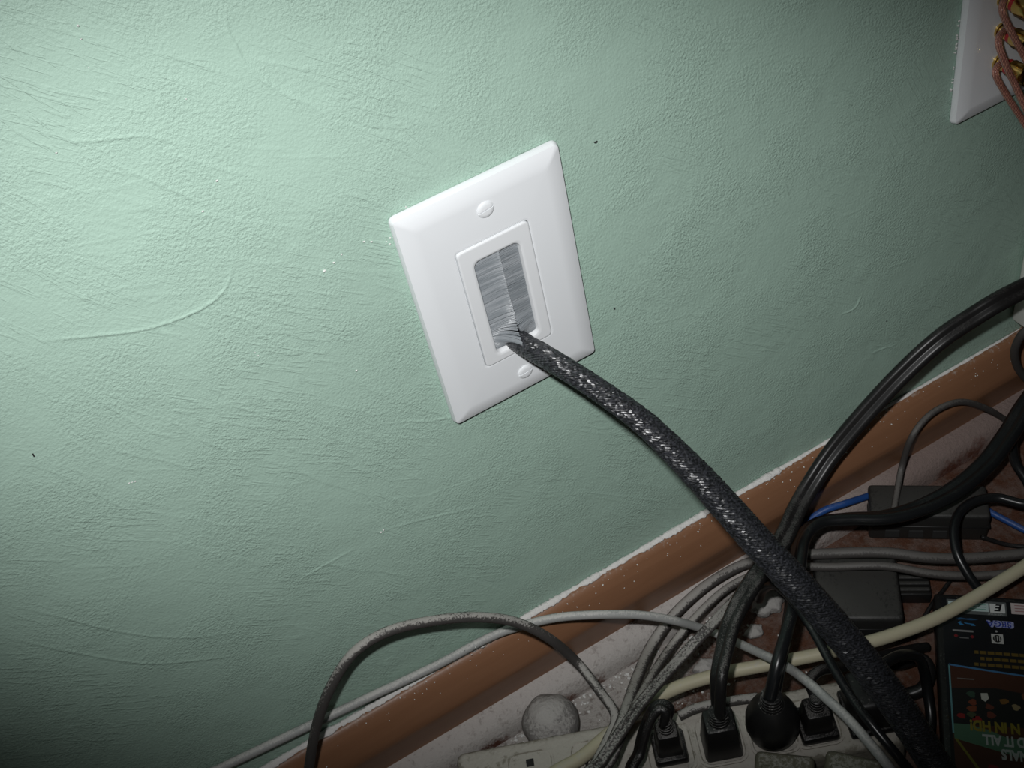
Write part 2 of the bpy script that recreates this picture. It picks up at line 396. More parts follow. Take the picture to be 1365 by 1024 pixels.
# ------------------------------------------------------------------ the wall: plaster with trowel ridges in relief
def build_wall():
    x0, x1, z0, z1, st = -310.0, 375.0, 62.0, 520.0, 0.6
    nx, nz = int((x1 - x0) / st) + 1, int((z1 - z0) / st) + 1
    X = x0 + np.arange(nx) * st; Z = z0 + np.arange(nz) * st
    Hh = np.zeros((nz, nx))
    def blur(a, k):
        ker = np.ones(k) / k
        a = np.apply_along_axis(lambda r: np.convolve(r, ker, 'same'), 0, a)
        return np.apply_along_axis(lambda r: np.convolve(r, ker, 'same'), 1, a)
    def low(k, amp):                                     # smooth undulation
        n = RNG.normal(size=(nz // k + 4, nx // k + 4)); n = blur(n, 3)
        zi = np.arange(nz) / k; xi = np.arange(nx) / k; a = zi.astype(int); b = xi.astype(int)
        fz = (zi - a)[:, None]; fx = (xi - b)[None]; fz = fz * fz * (3 - 2 * fz); fx = fx * fx * (3 - 2 * fx)
        g = lambda i, j: n[np.ix_(a + i, b + j)]
        r = (g(0, 0) * (1 - fz) + g(1, 0) * fz) * (1 - fx) + (g(0, 1) * (1 - fz) + g(1, 1) * fz) * fx
        return r / (r.std() + 1e-9) * amp
    Hh += low(80, .14) + low(30, .05) + low(5, .022) + low(3, .018)
    def stroke(pix, h, wdt, step_side=0.0):
        P = catmull([[*at(a, b, -.01)[[0, 2]], 0] for a, b in pix], 1.2)[:, :2]
        n = len(P)
        for i in range(n):
            t = i / max(1, n - 1); k = min(1.0, 4 * t, 4 * (1 - t)) if n > 6 else 1.0
            x, z = P[i]; q = P[min(i + 1, n - 1)] - P[max(i - 1, 0)]; q = q / (np.linalg.norm(q) + 1e-9)
            R = 6 * wdt if not step_side else 9.0
            i0, i1 = int((x - R - x0) / st), int((x + R - x0) / st) + 2; j0, j1 = int((z - R - z0) / st), int((z + R - z0) / st) + 2
            i0, j0 = max(0, i0), max(0, j0)
            if i0 >= min(i1, nx) or j0 >= min(j1, nz): continue
            dx = X[i0:i1][None] - x; dz = Z[j0:j1][:, None] - z
            along = dx * q[0] + dz * q[1]; acr = -dx * q[1] + dz * q[0]
            g = np.exp(-(along / 1.0) ** 2)
            pr = np.exp(-(acr / wdt) ** 2)
            if step_side: pr = pr + .6 * np.exp(-np.abs(acr) / 4.0) * (acr * step_side > 0)
            blk = Hh2[j0:j1, i0:i1]
            np.maximum(blk, h * k * g * pr, out=blk)
    ridges = np.zeros_like(Hh)
    Hh2 = ridges
    # ridges one can trace in the photograph
    stroke([(309, 336), (307, 372), (285, 400), (240, 424), (185, 440), (120, 448), (40, 456)], .6, .5, -1)
    stroke([(305, 0), (303, 38), (316, 64), (330, 88), (372, 120), (415, 140), (450, 165)], .5, .45, -1)
    stroke([(70, 190), (130, 188), (190, 182), (250, 196)], .4, .45, 1)
    stroke([(130, 210), (190, 236), (240, 258), (282, 276)], .4, .45)
    stroke([(205, 70), (240, 78), (290, 95), (330, 110)], .35, .45)
    stroke([(0, 805), (80, 822), (160, 842), (240, 850), (330, 842)], .35, .5, 1)
    stroke([(0, 848), (90, 868), (190, 884), (270, 880), (330, 872)], .4, .5, 1)
    stroke([(395, 776), (430, 755), (475, 730)], .4, .55)
    stroke([(505, 710), (530, 702), (560, 694), (640, 676)], .35, .5)
    stroke([(500, 568), (540, 562), (580, 560), (660, 545), (700, 538)], .35, .5)
    stroke([(60, 505), (110, 520), (150, 545), (200, 575), (260, 590)], .35, .45)
    stroke([(880, 540), (915, 545), (960, 548)], .3, .5)
    stroke([(760, 655), (830, 662), (900, 672)], .3, .5)
    stroke([(1120, 420), (1138, 412), (1146, 400), (1150, 390)], .5, .5)
    stroke([(1160, 472), (1180, 464), (1195, 460)], .45, .5)
    stroke([(1060, 70), (1075, 110), (1100, 130)], .3, .5)
    # the many small drag lines of the trowel
    def many(n, bx, by, slope, curv, ln, h):
        for _ in range(n):
            px, py = RNG.uniform(*bx), RNG.uniform(*by); L = RNG.uniform(*ln); s = slope + RNG.normal() * .12; c = curv + RNG.normal() * .0004
            pts = [(px + k, py + s * k + c * k * k + RNG.normal() * 1.6) for k in np.linspace(0, L, max(3, int(L / 26)))]
            stroke(pts, RNG.uniform(*h), RNG.uniform(.32, .5), RNG.choice([-1, 0, 0, 1]))
    many(85, (90, 560), (60, 420), .24, -.0002, (40, 170), (.07, .24))
    many(36, (0, 420), (470, 620), .50, -.0008, (60, 220), (.08, .24))
    many(30, (0, 200), (255, 400), -.06, .0000, (60, 190), (.07, .20))
    many(30, (0, 600), (640, 980), .18, -.0005, (80, 260), (.06, .18))
    many(34, (400, 1250), (20, 240), .12, -.0004, (30, 120), (.05, .16))
    many(30, (620, 1060), (520, 760), .15, .0, (30, 120), (.05, .15))
    many(24, (820, 1300), (160, 520), -.35, .0, (20, 80), (.05, .16))
    many(26, (520, 560), (320, 400), -.1, .0, (10, 30), (.10, .24))
    Hh += ridges
    fade = np.minimum(1, np.minimum.outer(np.minimum(np.arange(nz), np.arange(nz)[::-1]) / 12, np.minimum(np.arange(nx), np.arange(nx)[::-1]) / 12))
    Hh *= fade
    # keep the plaster below the plates
    V = np.empty((nz * nx, 3)); V[:, 0] = np.tile(X, nz); V[:, 2] = np.repeat(Z, nx)
    V[:, 1] = -np.clip(Hh, -1.0, 1.1).ravel()
    idx = np.arange(nz * nx).reshape(nz, nx)
    Q = np.stack([idx[:-1, :-1], idx[:-1, 1:], idx[1:, 1:], idx[1:, :-1]], -1).reshape(-1, 4)
    xe, ze = X[-1], Z[-1]
    ext = np.array([(-900, 0, 0), (1100, 0, 0), (-900, 0, z0), (x0, 0, z0), (xe, 0, z0), (1100, 0, z0), (-900, 0, ze), (x0, 0, ze), (xe, 0, ze), (1100, 0, ze), (-900, 0, 1300), (1100, 0, 1300)], float)
    n0 = len(V); V = np.vstack([V, ext])
    Q = np.vstack([Q, n0 + np.array([(0, 1, 5, 2), (2, 3, 7, 6), (4, 5, 9, 8), (6, 9, 11, 10)])])
    me = bpy.data.meshes.new('wall_back')
    me.vertices.add(len(V)); me.vertices.foreach_set('co', (V * .001).ravel())
    me.loops.add(Q.size); me.loops.foreach_set('vertex_index', Q.ravel())
    me.polygons.add(len(Q)); me.polygons.foreach_set('loop_start', np.arange(len(Q)) * 4)
    me.update(calc_edges=True); me.validate()
    me.polygons.foreach_set('use_smooth', [True] * len(Q))
    me.materials.append(M['wall'])
    o = bpy.data.objects.new('wall_back', me); COL.objects.link(o)
    return tag(o, 'sage green plaster wall with trowel ridges', kind='structure')
wall = build_wall()

# floor
fx, fy = np.linspace(-900, 1100, 3), np.linspace(-1100, 20, 3)
floor = obj('floor', [(x, y, 0) for y in fy for x in fx], [[r * 3 + c, r * 3 + c + 1, (r + 1) * 3 + c + 1, (r + 1) * 3 + c] for r in range(2) for c in range(2)], M['floor'], origin=(0, 0, 0))
tag(floor, 'red brown floor strewn with white plaster dust', kind='structure')

# baseboard: rounded upper face, hollowed lower face, dusty shoe moulding along its foot
bprof = [(0, 0), (0, 74), (-3.4, 74), (-5.2, 73.2), (-7.4, 70.5), (-9.8, 66), (-12.0, 60), (-14.2, 54), (-14.9, 50), (-14.7, 47.5), (-13.6, 43), (-12.4, 37), (-11.2, 31), (-10.0, 25), (-9.4, 22), (-9.4, 0)]
def extrude(prof, xa, xb, n=2, wob=0):
    xs = np.linspace(xa, xb, n); V = []
    for x in xs:
        for y, z in prof: V.append((x, y, z))
    m_ = len(prof)
    Fc = [[i * m_ + j, i * m_ + (j + 1) % m_, (i + 1) * m_ + (j + 1) % m_, (i + 1) * m_ + j] for i in range(n - 1) for j in range(m_)]
    return V, Fc + [list(range(m_)), list(range((n - 1) * m_, n * m_))]
V, Fc = extrude(bprof, -900, 1100)
baseboard = obj('baseboard_back', V, Fc, M['wood'], smooth=35, origin=(0, 0, 0)); tag(baseboard, 'brown stained wooden baseboard under the green wall', kind='structure')
sprof = [(-9.4, 0), (-9.4, 20.4),  (-13.5, 19.6), (-17.5, 17.8), (-20.8, 14.6), (-22.8, 10), (-23.6, 5), (-23.6, 0)]
V, Fc = extrude(sprof, -900, 1100)
obj('shoe_moulding', V, Fc, M['shoe'], baseboard, smooth=50)
# irregular white powder lying along the top of the baseboard
def powder(xa, xb):
    n = int((xb - xa) / 1.2); xs = np.linspace(xa, xb, n); V = []; m_ = 6
    sm = np.convolve(RNG.normal(size=n + 20), np.ones(9) / 9, 'same')[10:10 + n]; fine = RNG.normal(size=n)
    for i, x in enumerate(xs):
        k = (np.clip((x - xa) / 20, 0.05, 1) * np.clip((xb - x) / 20, .05, 1))
        fade = 1.0 if x < 130 else max(.55, 1 - (x - 130) / 160)
        d = (3.6 + sm[i] * 1.4 + fine[i] * .25) * k * fade; h = (1.6 + sm[i] * .9 + fine[i] * .22) * k * fade
        d = max(.7, min(d, 5.4)); h = max(.3, h)
        for a in np.linspace(0, math.pi / 2, m_ - 1): V.append((x, -.4 - d * math.sin(a), 73.9 + h * math.cos(a)))
        V.append((x, -.4, 73.4))
    Fc = [[i * m_ + j, i * m_ + (j + 1) % m_, (i + 1) * m_ + (j + 1) % m_, (i + 1) * m_ + j] for i in range(n - 1) for j in range(m_)]
    return V, Fc
V, Fc = powder(-260, 345)
tag(obj('powder_line', V, Fc, M['caulk'], baseboard, True), 'white plaster powder along the baseboard top')

# ------------------------------------------------------------------ the brush wall plate
ZC = 312.0
def ring(pts, y): return [(x, y, ZC + z) for x, z in pts]
bw = empty('brush_wall_plate', (0, 0, ZC - 62), 'white brush-insert wall plate with a black braided cable coming out', 'wall plate')
PW, PH = 79.0, 124.0
rings = [ring(rrect(PW - 1, PH - 1, 2.6), -.2), ring(rrect(PW, PH, 3), -1.0), ring(rrect(PW, PH, 3), -2.0), ring(rrect(PW - .8, PH - .8, 2.8), -3.0)]
for ins, y in ((1.8, 4.1), (4.5, 4.65), (8.5, 5.25), (12.5, 5.70), (16, 5.98)): rings.append(ring(rrect(PW - ins, PH - ins, max(1.2, 2.4 - ins * .2)), -y))
rings += [ring(rrect(PW - 19, PH - 19, 2.0), -6.05), ring(rrect(38.0, 70.6, 3.0), -6.05), ring(rrect(36.4, 69.0, 2.6), -6.05), ring(rrect(35.6, 68.2, 2.2), -5.85), ring(rrect(35.4, 68.0, 2.2), -3.0)]
V, Fc = loops(rings); obj('plate', V, Fc, M['plate'], bw, smooth=32)
rings = [ring(rrect(34.9, 67.5, 2.2), -3.0), ring(rrect(34.9, 67.5, 2.2), -6.4), ring(rrect(34.6, 67.2, 2.1), -6.75), ring(rrect(34.0, 66.6, 2.0), -6.9), ring(rrect(33.2, 65.8, 2.0), -6.9),
         ring(rrect(25.4, 58.0, 3.6, cx=.3, cz=-1.8), -6.9), ring(rrect(24.4, 57.0, 3.5, cx=.3, cz=-1.8), -6.9), ring(rrect(22.8, 55.4, 3.3, cx=.3, cz=-1.8), -6.55), ring(rrect(21.6, 54.2, 3.0, cx=.3, cz=-1.8), -5.4), ring(rrect(21.3, 53.9, 3.0, cx=.3, cz=-1.8), -4.0),
         ring(rrect(21.2, 53.8, 3.0, cx=.3, cz=-1.8), -1.4)]
V, Fc = loops(rings); obj('insert_frame', V, Fc, M['insert'], bw, smooth=35)
V, Fc = loops([ring(rrect(21.3, 53.9, 3.0, cx=.3, cz=-1.8), -1.45)], True); obj('backing', V, Fc, M['hole'], bw)
for zc in (48.4, -48.4):
    V, Fc = lathe([(4.1, 5.8), (4.1, 6.1), (3.9, 6.2)], (0.3, 0, ZC + zc), 24, 'y'); so = obj('screw', V, Fc, M['plate'], bw, smooth=40)
    for s in (1, -1):                                    # two domed half heads leave the slot between them
        ang = math.radians(8) if zc > 0 else math.radians(4); pr = []
        for hh, kk in ((6.15, 1.06), (6.5, 1.04), (6.85, .9), (7.0, .6)):
            R = []
            for k in range(11):
                a = math.pi * k / 10; x, z = 3.55 * kk * math.cos(a), max(.33, 3.55 * kk * math.sin(a)) * s
                R.append((0.3 + x * math.cos(ang) - z * math.sin(ang), -hh, ZC + zc + x * math.sin(ang) + z * math.cos(ang)))
            pr.append(R)
        V, Fc = loops(pr, True, True); obj('half_head', V, Fc, M['plate'], so, smooth=40)
# the two brushes: rows of nylon bristles meeting at a seam, pushed outward by the cable low in the slot
def brush(side):
    parts = []; xe = .3 + side * 11.6; xs0 = .3 + 1.2
    zs = np.arange(24.8, -28.2, -.30)
    for layer in (0, 1):
        for z in zs:
            zz = z + RNG.normal() * .12 + layer * .18; k = max(0.0, 1 - abs(zz + 21.5) / 7.5) ; k = k * k * (3 - 2 * k) * (1.0 if side < 0 else .28)
            tip = xs0 - side * (.25 if k < .05 else -3.0 * k) + RNG.normal() * .14
            bulge = 1.1 * math.exp(-((zz + 12) / 7) ** 2) if side < 0 else 0
            pts = []
            for t in np.linspace(0, 1, 6):
                x = xe + (tip - xe) * t; y = -4.2 - layer * .5 + (.035 * RNG.normal()) - bulge * t * t - 10.5 * k * t ** 1.6 - (.9 * t ** 8 if side < 0 else 0)
                pts.append((x, y, ZC - 0 + zz - .25 * t + (-21.5 - zz) * .25 * k * t * t + (.4 if side < 0 else 0) * t))
            v, f, _ = sweep(np.array(pts), circle(5, .23, .23)); parts.append((v, f))
    V, Fc = merge(*parts); return obj('brush', V, Fc, M['bristle'], bw, smooth=75)
brush(-1); brush(1)
# ------------------------------------------------------------------ black braided cable
bp = [(683, 449, -1, 5.2), (700, 460, -13, 5.2), (740, 483, -30, 5.15), (800, 521, -48, 5.2), (860, 565, -64, 5.7), (916, 619, -80, 6.5), (964, 671, -95, 7.1), (1014, 727, -111, 7.5), (1066, 783, -127, 7.8), (1118, 842, -142, 8.1), (1170, 906, -160, 8.25),
      (1214, 968, -177, 8.3), (1252, 1028, -194, 8.2), (1290, 1092, -216, 8.2), ('m', 110, -240, 25.5, 8.4), ('m', 103, -264, 24, 8.6), ('m', 98, -294, 13, 8.6), ('m', 94, -335, 9.6, 8.6), ('m', 90, -385, 9.6, 8.6)]
P4 = catmull([[*(at(*p[:3]) if p[0] != 'm' else p[1:4]), p[-1]] for p in bp], .85)
P, rad = P4[:, :3], P4[:, 3]; P[:, 2] = np.maximum(P[:, 2], rad + .5)
nb = 48                                                  # crossings of the braid stand proud, each facet tilted a little differently
V, Fc, UV = sweep(P, circle(nb, 1, 1), rad)
V = np.array(V).reshape(len(P), nb, 3); ctr_ = P[:, None, :]; chk = ((np.arange(len(P))[:, None] + np.arange(nb)[None]) % 2)
disp = 1 + (.20 * (chk - .5) + RNG.normal(size=chk.shape) * .12) / rad[:, None]
V = (ctr_ + (V - ctr_) * disp[..., None]).reshape(-1, 3)
br = obj('braided_cable', V, Fc, M['braid'], None, False, UV)
tag(br, 'thick black braided cable sleeve hanging from the brush wall plate', 'cable')

# ------------------------------------------------------------------ speaker wall plate with binding posts
X2, Z2 = 261.3, 274.0
sp = empty('speaker_wall_plate', (X2 + 39.5, 0, Z2), 'white wall plate with gold speaker binding posts and copper wires', 'wall plate')
def ring2(pts, y): return [(X2 + 57 + x, y, Z2 + 62 + z) for x, z in pts]
rings = [ring2(rrect(113, 123, 2.6), -.2), ring2(rrect(114, 124, 3), -1.0), ring2(rrect(114, 124, 3), -2.0), ring2(rrect(113.2, 123.2, 2.8), -3.0)]
for ins, y in ((1.8, 4.1), (4.5, 4.65), (8.5, 5.25), (12.5, 5.70), (16, 5.98)): rings.append(ring2(rrect(114 - ins, 124 - ins, max(1.2, 2.4 - ins * .2)), -y))
V, Fc = loops(rings, False, True); obj('plate', V, Fc, M['plate'], sp, smooth=32)
post_px = [(1334, 40), (1331, 82), (1338, -2), (1371, 62), (1368, 104), (1374, 20)]
posts = []
for i, (a, b) in enumerate(post_px):
    p = at(a, b, -6.0); posts.append(p)
    V, Fc = lathe([(4.2, 0), (4.2, 1.2), (3.4, 1.5), (3.4, 6.2), (3.0, 6.4)], (p[0], -5.9, p[2]), 18, 'y')
    post = obj('binding_post', V, Fc, M['gold'], sp, smooth=30)
    V, Fc = lathe([(3.7, 6.3), (3.9, 6.6), (3.9, 8.6), (3.7, 8.9)], (p[0], -5.9, p[2]), 18, 'y'); obj('colour_ring', V, Fc, M['red'], post, smooth=30)
    V, Fc = lathe([(4.3, 8.9), (4.5, 9.3), (4.5, 17), (4.0, 17.6), (2.0, 17.7)], (p[0], -5.9, p[2]), 18, 'y'); obj('cap', V, Fc, M['gold'], post, smooth=30)
wl = ['copper speaker wire on the top post of the white plate', 'copper speaker wire on the middle post of the white plate', 'copper speaker wire on the lowest post of the white plate']
for i, pts in enumerate(([(1346, -14, -11), (1336, 11, -16), (1345, 36, -20), (1362, 68, -25), (1378, 100, -30), (1400, 150, -36)],
                         [(1343, 36, -11), (1331, 54, -16), (1340, 84, -21), (1352, 110, -24), (1366, 142, -28), (1390, 195, -34)],
                         [(1340, 78, -11), (1327, 96, -15), (1339, 122, -18), (1354, 146, -21), (1370, 172, -24), (1395, 220, -29)])):
    Pm = path(pts, .8, [], [(300 + 12 * i, -66, 200 - 8 * i), (314 + 14 * i, -100, 115), (336 + 14 * i, -150, 52), (380 + 10 * i, -216 - 6 * i, 29), (430, -256 - 9 * i, 8), (620, -262 - 9 * i, 2.2)], 2.0); V, Fc, UV = sweep(Pm, circle(16, 1.75, 1.75)); tag(obj('speaker_wire', V, Fc, M['copper'], None, True, UV), wl[i], 'wire', 'copper speaker wires')

# off-white adapter plugged in low on the wall
ad = empty('wall_adapter', (364, -16, 89.5), 'off-white plastic adapter fixed on the wall just above the baseboard', 'adapter')
v, f = rbox((60, 28, 70), 2.2, 3); obj('body', place(v, (364, -15.2, 89.5)), f, M['whitebox'], ad, smooth=40)
v, f = rbox((46, 3.5, 52), 1.2, 2, .96); obj('face_panel', place(v, (364, -29.6, 98)), f, M['whitebox'], ad, smooth=40)

# ------------------------------------------------------------------ power strip
th = math.atan2(-.38, .925); sd = np.array([math.cos(th), math.sin(th)]); sn = np.array([math.sin(th), -math.cos(th)])   # along, and out into the room
B0 = np.array([-108.0, -33.4]); SL, SW, SH = 250.0, 43.0, 40.0
def sp2(a, b, z=0.0): q = B0 + sd * a + sn * b; return (q[0], q[1], z)
ps = empty('power_strip', sp2(SL / 2, SW / 2), 'long beige power strip coated with plaster dust and full of plugs', 'power strip')
v, f = rbox((SL, SW, SH), 5, 4, .985); obj('housing', place(v, sp2(SL / 2, SW / 2), th), f, M['beigedust'], ps, smooth=50)
def socket(a):
    """a moulded socket face: raised rim and three slots"""
    c = sp2(a, 23, SH - .2)
    rg = []
    for ins, h in ((0, 0), (0, .9), (1.0, 1.2), (1.6, .5)): rg.append([(x, y, h) for x, y in rrect(27 - 2 * ins, 30 - 2 * ins, 6)])
    v, f = loops(rg, False, True); s = obj('socket', place(v, c, th), f, M['beigedust'], ps, smooth=40)
    for dx, dy, ww, hh in ((-4.5, -2, 1.8, 8), (4.5, -2, 1.8, 6.5), (0, 7.5, 4.4, 4.4)):
        v, f = rbox((ww, hh, .5), .1, 1); obj('slot', place([(x + dx, y + dy, z + .35) for x, y, z in v], c, th), f, M['hole'], s)
for a in [44, 80] + [float((np.array(at(px_, py_, 41)[:2]) - B0) @ sd) for px_, py_ in ((893, 1000), (962, 994), (1030, 976), (1088, 968))]: socket(a)

def plug(cord, base, size, zt, m_, neck, rim=True, ang=th, round_=False):
    """upright plug on the strip, parts parented to its cord's empty"""
    z0 = SH + 1.0
    if rim:
        v, f = rbox((size[0] + 4, size[1] + 5, 6), 1.8, 2, .94); obj('plug_face', place(v, (base[0], base[1], z0), ang), f, m_, cord, smooth=40)
    if round_:
        V, Fc = lathe([(size[0] * .40, 0), (size[0] * .50, 3), (size[0] * .56, 10), (size[0] * .55, 18), (size[0] * .46, 25), (size[0] * .34, 30), (size[0] * .26, zt)], (base[0], base[1], z0), 24)
        bd = obj('plug_body', V, Fc, m_, cord, smooth=40)
    else:
        v, f = rbox((size[0], size[1], zt), 2.2, 2, .78); bd = obj('plug_body', place(v, (base[0], base[1], z0 + (5 if rim else 0)), ang), f, m_, cord, smooth=40)
    top = z0 + zt + (5 if rim else 0) - 2
    pr = [(neck * 1.25, 0)]
    for k in range(5): pr += [(neck * (1.25 - .05 * k), k * 2.4 + .2), (neck * (1.22 - .05 * k), k * 2.4 + 1.5), (neck * (1.0 - .03 * k), k * 2.4 + 1.7), (neck * (1.0 - .03 * k), k * 2.4 + 2.3)]
    V, Fc = lathe(pr, (base[0], base[1], top), 16); obj('strain_relief', V, Fc, m_, cord, smooth=35)
    return np.array([base[0], base[1], top + 8.0])

# cord with a small plug: a doubled flat cord loops over and down to the left
p1 = (*at(893, 1000, 41)[:2], 0.0); c1 = empty('mains_cable', p1, 'dusty black flat cord looping out of a small rimmed plug', 'power cord')
t1 = plug(c1, p1, (15, 15), 20, M['blackdust'], 3.6)
pts = [('m', *t1), (890, 947, 80), (879, 942, 81), (868, 954, 78), (858, 979, 71), (852, 1004, 64), (846, 1040, 59), ('m', -14, -140, 30), ('m', -6, -166, 4.6), ('m', 0, -250, 4.2)]
cable('cord', pts, 0, M['blackdust'], parent=c1, prof=figure8(2.6), up=(0.6, -.6, .4))
# thick flat cord from the wall corner to the square black plug
p2 = (*at(962, 994, 41)[:2], 0.0); c2 = empty('mains_cable', p2, 'thick black flat cord arching along the wall down to a square plug', 'power cord')
t2 = plug(c2, p2, (21, 19), 30, M['blackmatte'], 5.0, rim=False)
pts = [('m', *t2), (958, 905, 98), (966, 866, 99), (976, 828, 96), (1000, 782, 90), (1042, 722, 76), (1062, 680, 75), (1082, 645, -26), (1110, 603, -22), (1150, 555, -22), (1200, 501, -24), (1250, 455, -27), (1295, 424, -30), (1340, 397, -34), (1400, 368, -36), (1428, 356, -33), (1446, 350, -26)]
cable('cord', pts, 0, M['blackdust'], parent=c2, prof=figure8(3.1), up=(0.2, -.7, .4), twist=np.concatenate([np.linspace(2.1, .5, 600), np.full(1400, .5)]))
# thick glossy cord to the round plug
p3 = (*at(1030, 976, 41)[:2], 0.0); c3 = empty('mains_cable', p3, 'thick glossy black cord bending down to a round bulbous plug', 'power cord')
t3 = plug(c3, p3, (26, 26), 32, M['blackmatte'], 5.4, rim=False, round_=True)
pts = [('m', *t3), (1038, 885, 92), (1047, 850, 93), (1056, 808, 88), (1062, 765, 76), (1068, 722, 64), (1090, 698, 60), (1130, 692, 58), (1180, 690, 56), (1230, 676, 54), (1275, 652, 52), (1315, 618, 50), (1345, 578, 52), (1372, 535, 54), (1420, 480, 60)]
cable('cord', pts, 0, M['black'], parent=c3, prof=figure8(3.6), tail=[(410, -44, 46), (470, -58, 18), (540, -63, 7.5), (640, -65, 7.5)], up=(0.3, -.6, .6), twist=np.concatenate([np.linspace(2.6, 1.0, 700), np.full(1300, 1.0)]))
# plug with a wide dusty face, its cord hidden
p4 = (*at(1088, 968, 41)[:2], 0.0); c4 = empty('mains_cable', p4, 'black plug with wide dusty rim beside the round bulbous plug', 'power cord')
t4 = plug(c4, p4, (17, 17), 17, M['blackdust'], 3.6)
cable('cord', [('m', *t4), (1080, 908, 72), (1094, 894, 69), (1118, 890, 58), (1145, 884, 44), (1180, 874, 27), (1215, 866, 12), (1236, 863, 5)], 3.0, M['blackdust'], parent=c4)
# wall-wart in the last socket
p5 = (*at(1158, 950, 41)[:2], 0.0); c5 = empty('plug_adapter', p5, 'bulky black plug-in adapter at the far end of the power strip', 'adapter')
v, f = rbox((25, 26, 25), 3, 3, .9); obj('body', place(v, (p5[0], p5[1], SH + 4.0), th), f, M['blackmatte'], c5, smooth=40)
v, f = rbox((28, 29, 5), 1.5, 2, .96); obj('face', place(v, (p5[0], p5[1], SH + 1.2), th), f, M['blackdust'], c5, smooth=40)
cable('cord', [('m', p5[0], p5[1], 66), (1152, 900, 76), (1172, 888, 70), (1200, 874, 58), (1222, 876, 44), (1231, 892, 28), (1236, 920, 14), (1241, 962, 5), (1236, 1010, 3.5), (1226, 1060, 3.5)], 3.0, M['black'], parent=c5)

# olive plastic blocks in front of the strip
for (a, b, c, label) in (((1004, 992), (1090, 1001), 26, 'olive beige plastic block against the front of the power strip'), ((1100, 990), (1182, 1008), 22, 'low olive beige plastic block with its corner under the grey cable')):
    A, Bp = at(*a, 54), at(*b, 54); d = (Bp - A)[:2]; Ln = np.linalg.norm(d); an = math.atan2(d[1], d[0])
    n_ = np.array([d[1], -d[0]]) / Ln; dep = 46; ctr = (A[:2] + Bp[:2]) / 2 + n_ * (dep / 2 + 2)
    blk = empty('plastic_block', (ctr[0], ctr[1], 0), label, 'block')
    v, f = rbox((Ln * .95, dep, 54), 3, 3, .97); obj('body', place(v, (ctr[0], ctr[1], 0), an), f, M['olive'], blk, smooth=40)
    v, f = rbox((Ln * .7, dep * .6, 1.2), .5, 1); obj('lid_panel', place(v, (ctr[0], ctr[1], 53.6), an), f, M['olive'], blk, smooth=40)

# ------------------------------------------------------------------ loose cables
cable('grey_cable', [(410, 1120, -27), (409, 1060, -27), (413, 1015, -26), (424, 960, -24), (443, 912, -23), (472, 870, -22), (515, 843, -22), (570, 829, -23), (630, 823, -26), (685, 829, -31), (730, 850, -38), (768, 882, -42), (798, 920, 66), (820, 955, 59), (808, 990, 57), (790, 1024, 56), (770, 1060, 56)],
      2.75, M['greydust'], 'dusty dark grey cable arching up in front of the baseboard', 'cable', head=[(-205, -32, 14), (-222, -48, 3), (-320, -80, 3)], tail=[(-74, -126, 32), (-86, -150, 4), (-110, -240, 3.2)])
cable('pale_cable', [('m', -420, -4.2, 77.2), ('m', -330, -4.2, 77.2), (230, 1058, -3.8), (295, 1024, -3.9), (345, 1000, -4.2), (420, 964, -4.4), (500, 926, -4.6), (580, 888, -4.8), (650, 851, -6), (690, 836, -10), (740, 824, -18), (790, 820, -28), (850, 820, -38), (900, 828, -46), (950, 843, -54), (1000, 865, 58), (1045, 887, 74), (1075, 908, 87), (1100, 930, 91), (1130, 958, 91), (1160, 992, 88), (1190, 1030, 78), (1215, 1070, 50)],
      2.55, M['palegrey'], 'pale grey cable resting on the baseboard ledge then crossing the power strip', 'cable', tail=[(60, -222, 20), (40, -250, 3), (26, -340, 3)])
cable('coax_cable', [(700, 1060, 48), (740, 1030, 48), (775, 1010, 47), (815, 976, 46), (850, 946, 44), (900, 918, 42), (960, 899, 42), (1020, 887, 44), (1080, 875, 46), (1120, 866, 46), (1180, 850, 44), (1240, 828, 42), (1290, 802, 40), (1330, 778, 39), (1368, 754, 38), (1420, 715, 36)],
      3.9, M['cream'], 'smooth cream coaxial cable snaking over the power strip and game case', 'cable', head=[(-98, -108, 42), (-115, -130, 12), (-150, -150, 4.4), (-240, -165, 4.4)], tail=[(310, -150, 31), (370, -196, 17), (430, -224, 4.4), (620, -230, 4.4)])
# three dusty cords fanning out from one knot by the ball
cable('grey_cable', [(794, 1040, 66), (811, 1004, 66), (830, 960, 65), (849, 905, 40), (868, 862, 26), (895, 824, 28), (930, 790, 29), (965, 766, 29), (1000, 750, 28), (1045, 742, 27), (1110, 738, 32), (1180, 737, 34), (1240, 744, 30), (1300, 744, 24), (1368, 738, 18), (1430, 730, 10)],
      3.4, M['greydust'], 'dusty dark grey cord curving along the foot of the baseboard', 'cable', head=[(-56, -132, 38), (-60, -160, 5), (-66, -250, 4)], tail=[(330, -146, 4.6), (420, -184, 3.8), (620, -190, 3.8)])
cable('grey_cable', [(802, 1050, 74), (817, 1010, 74), (837, 962, 73), (863, 912, 48), (892, 866, 28), (925, 826, 29), (965, 788, 29), (1005, 767, 28), (1050, 757, 26), (1110, 756, 31), (1180, 755, 33), (1240, 765, 29), (1300, 768, 22), (1368, 762, 16), (1430, 754, 8)],
      2.6, M['greydust'], 'thinner dusty grey cord running between two other grey cords', 'cable', head=[(-48, -142, 42), (-46, -168, 5), (-46, -250, 3.2)], tail=[(325, -162, 3.2), (420, -199, 3), (620, -207, 3)])
P = path([(786, 1045, 85), (802, 1014, 85), (834, 967, 85), (860, 931, 79), (904, 881, 68), (950, 832, 70), (985, 795, 66), (1012, 764, 56), (1032, 742, 48), (1048, 728, 44)], 1.5, [(-38, -146, 62), (-30, -178, 8), (-26, -255, 2.6)], [], 2.6)
V, Fc, UV = sweep(P, figure8(1.7), up=(0.3, -.5, .7), twist=.3)
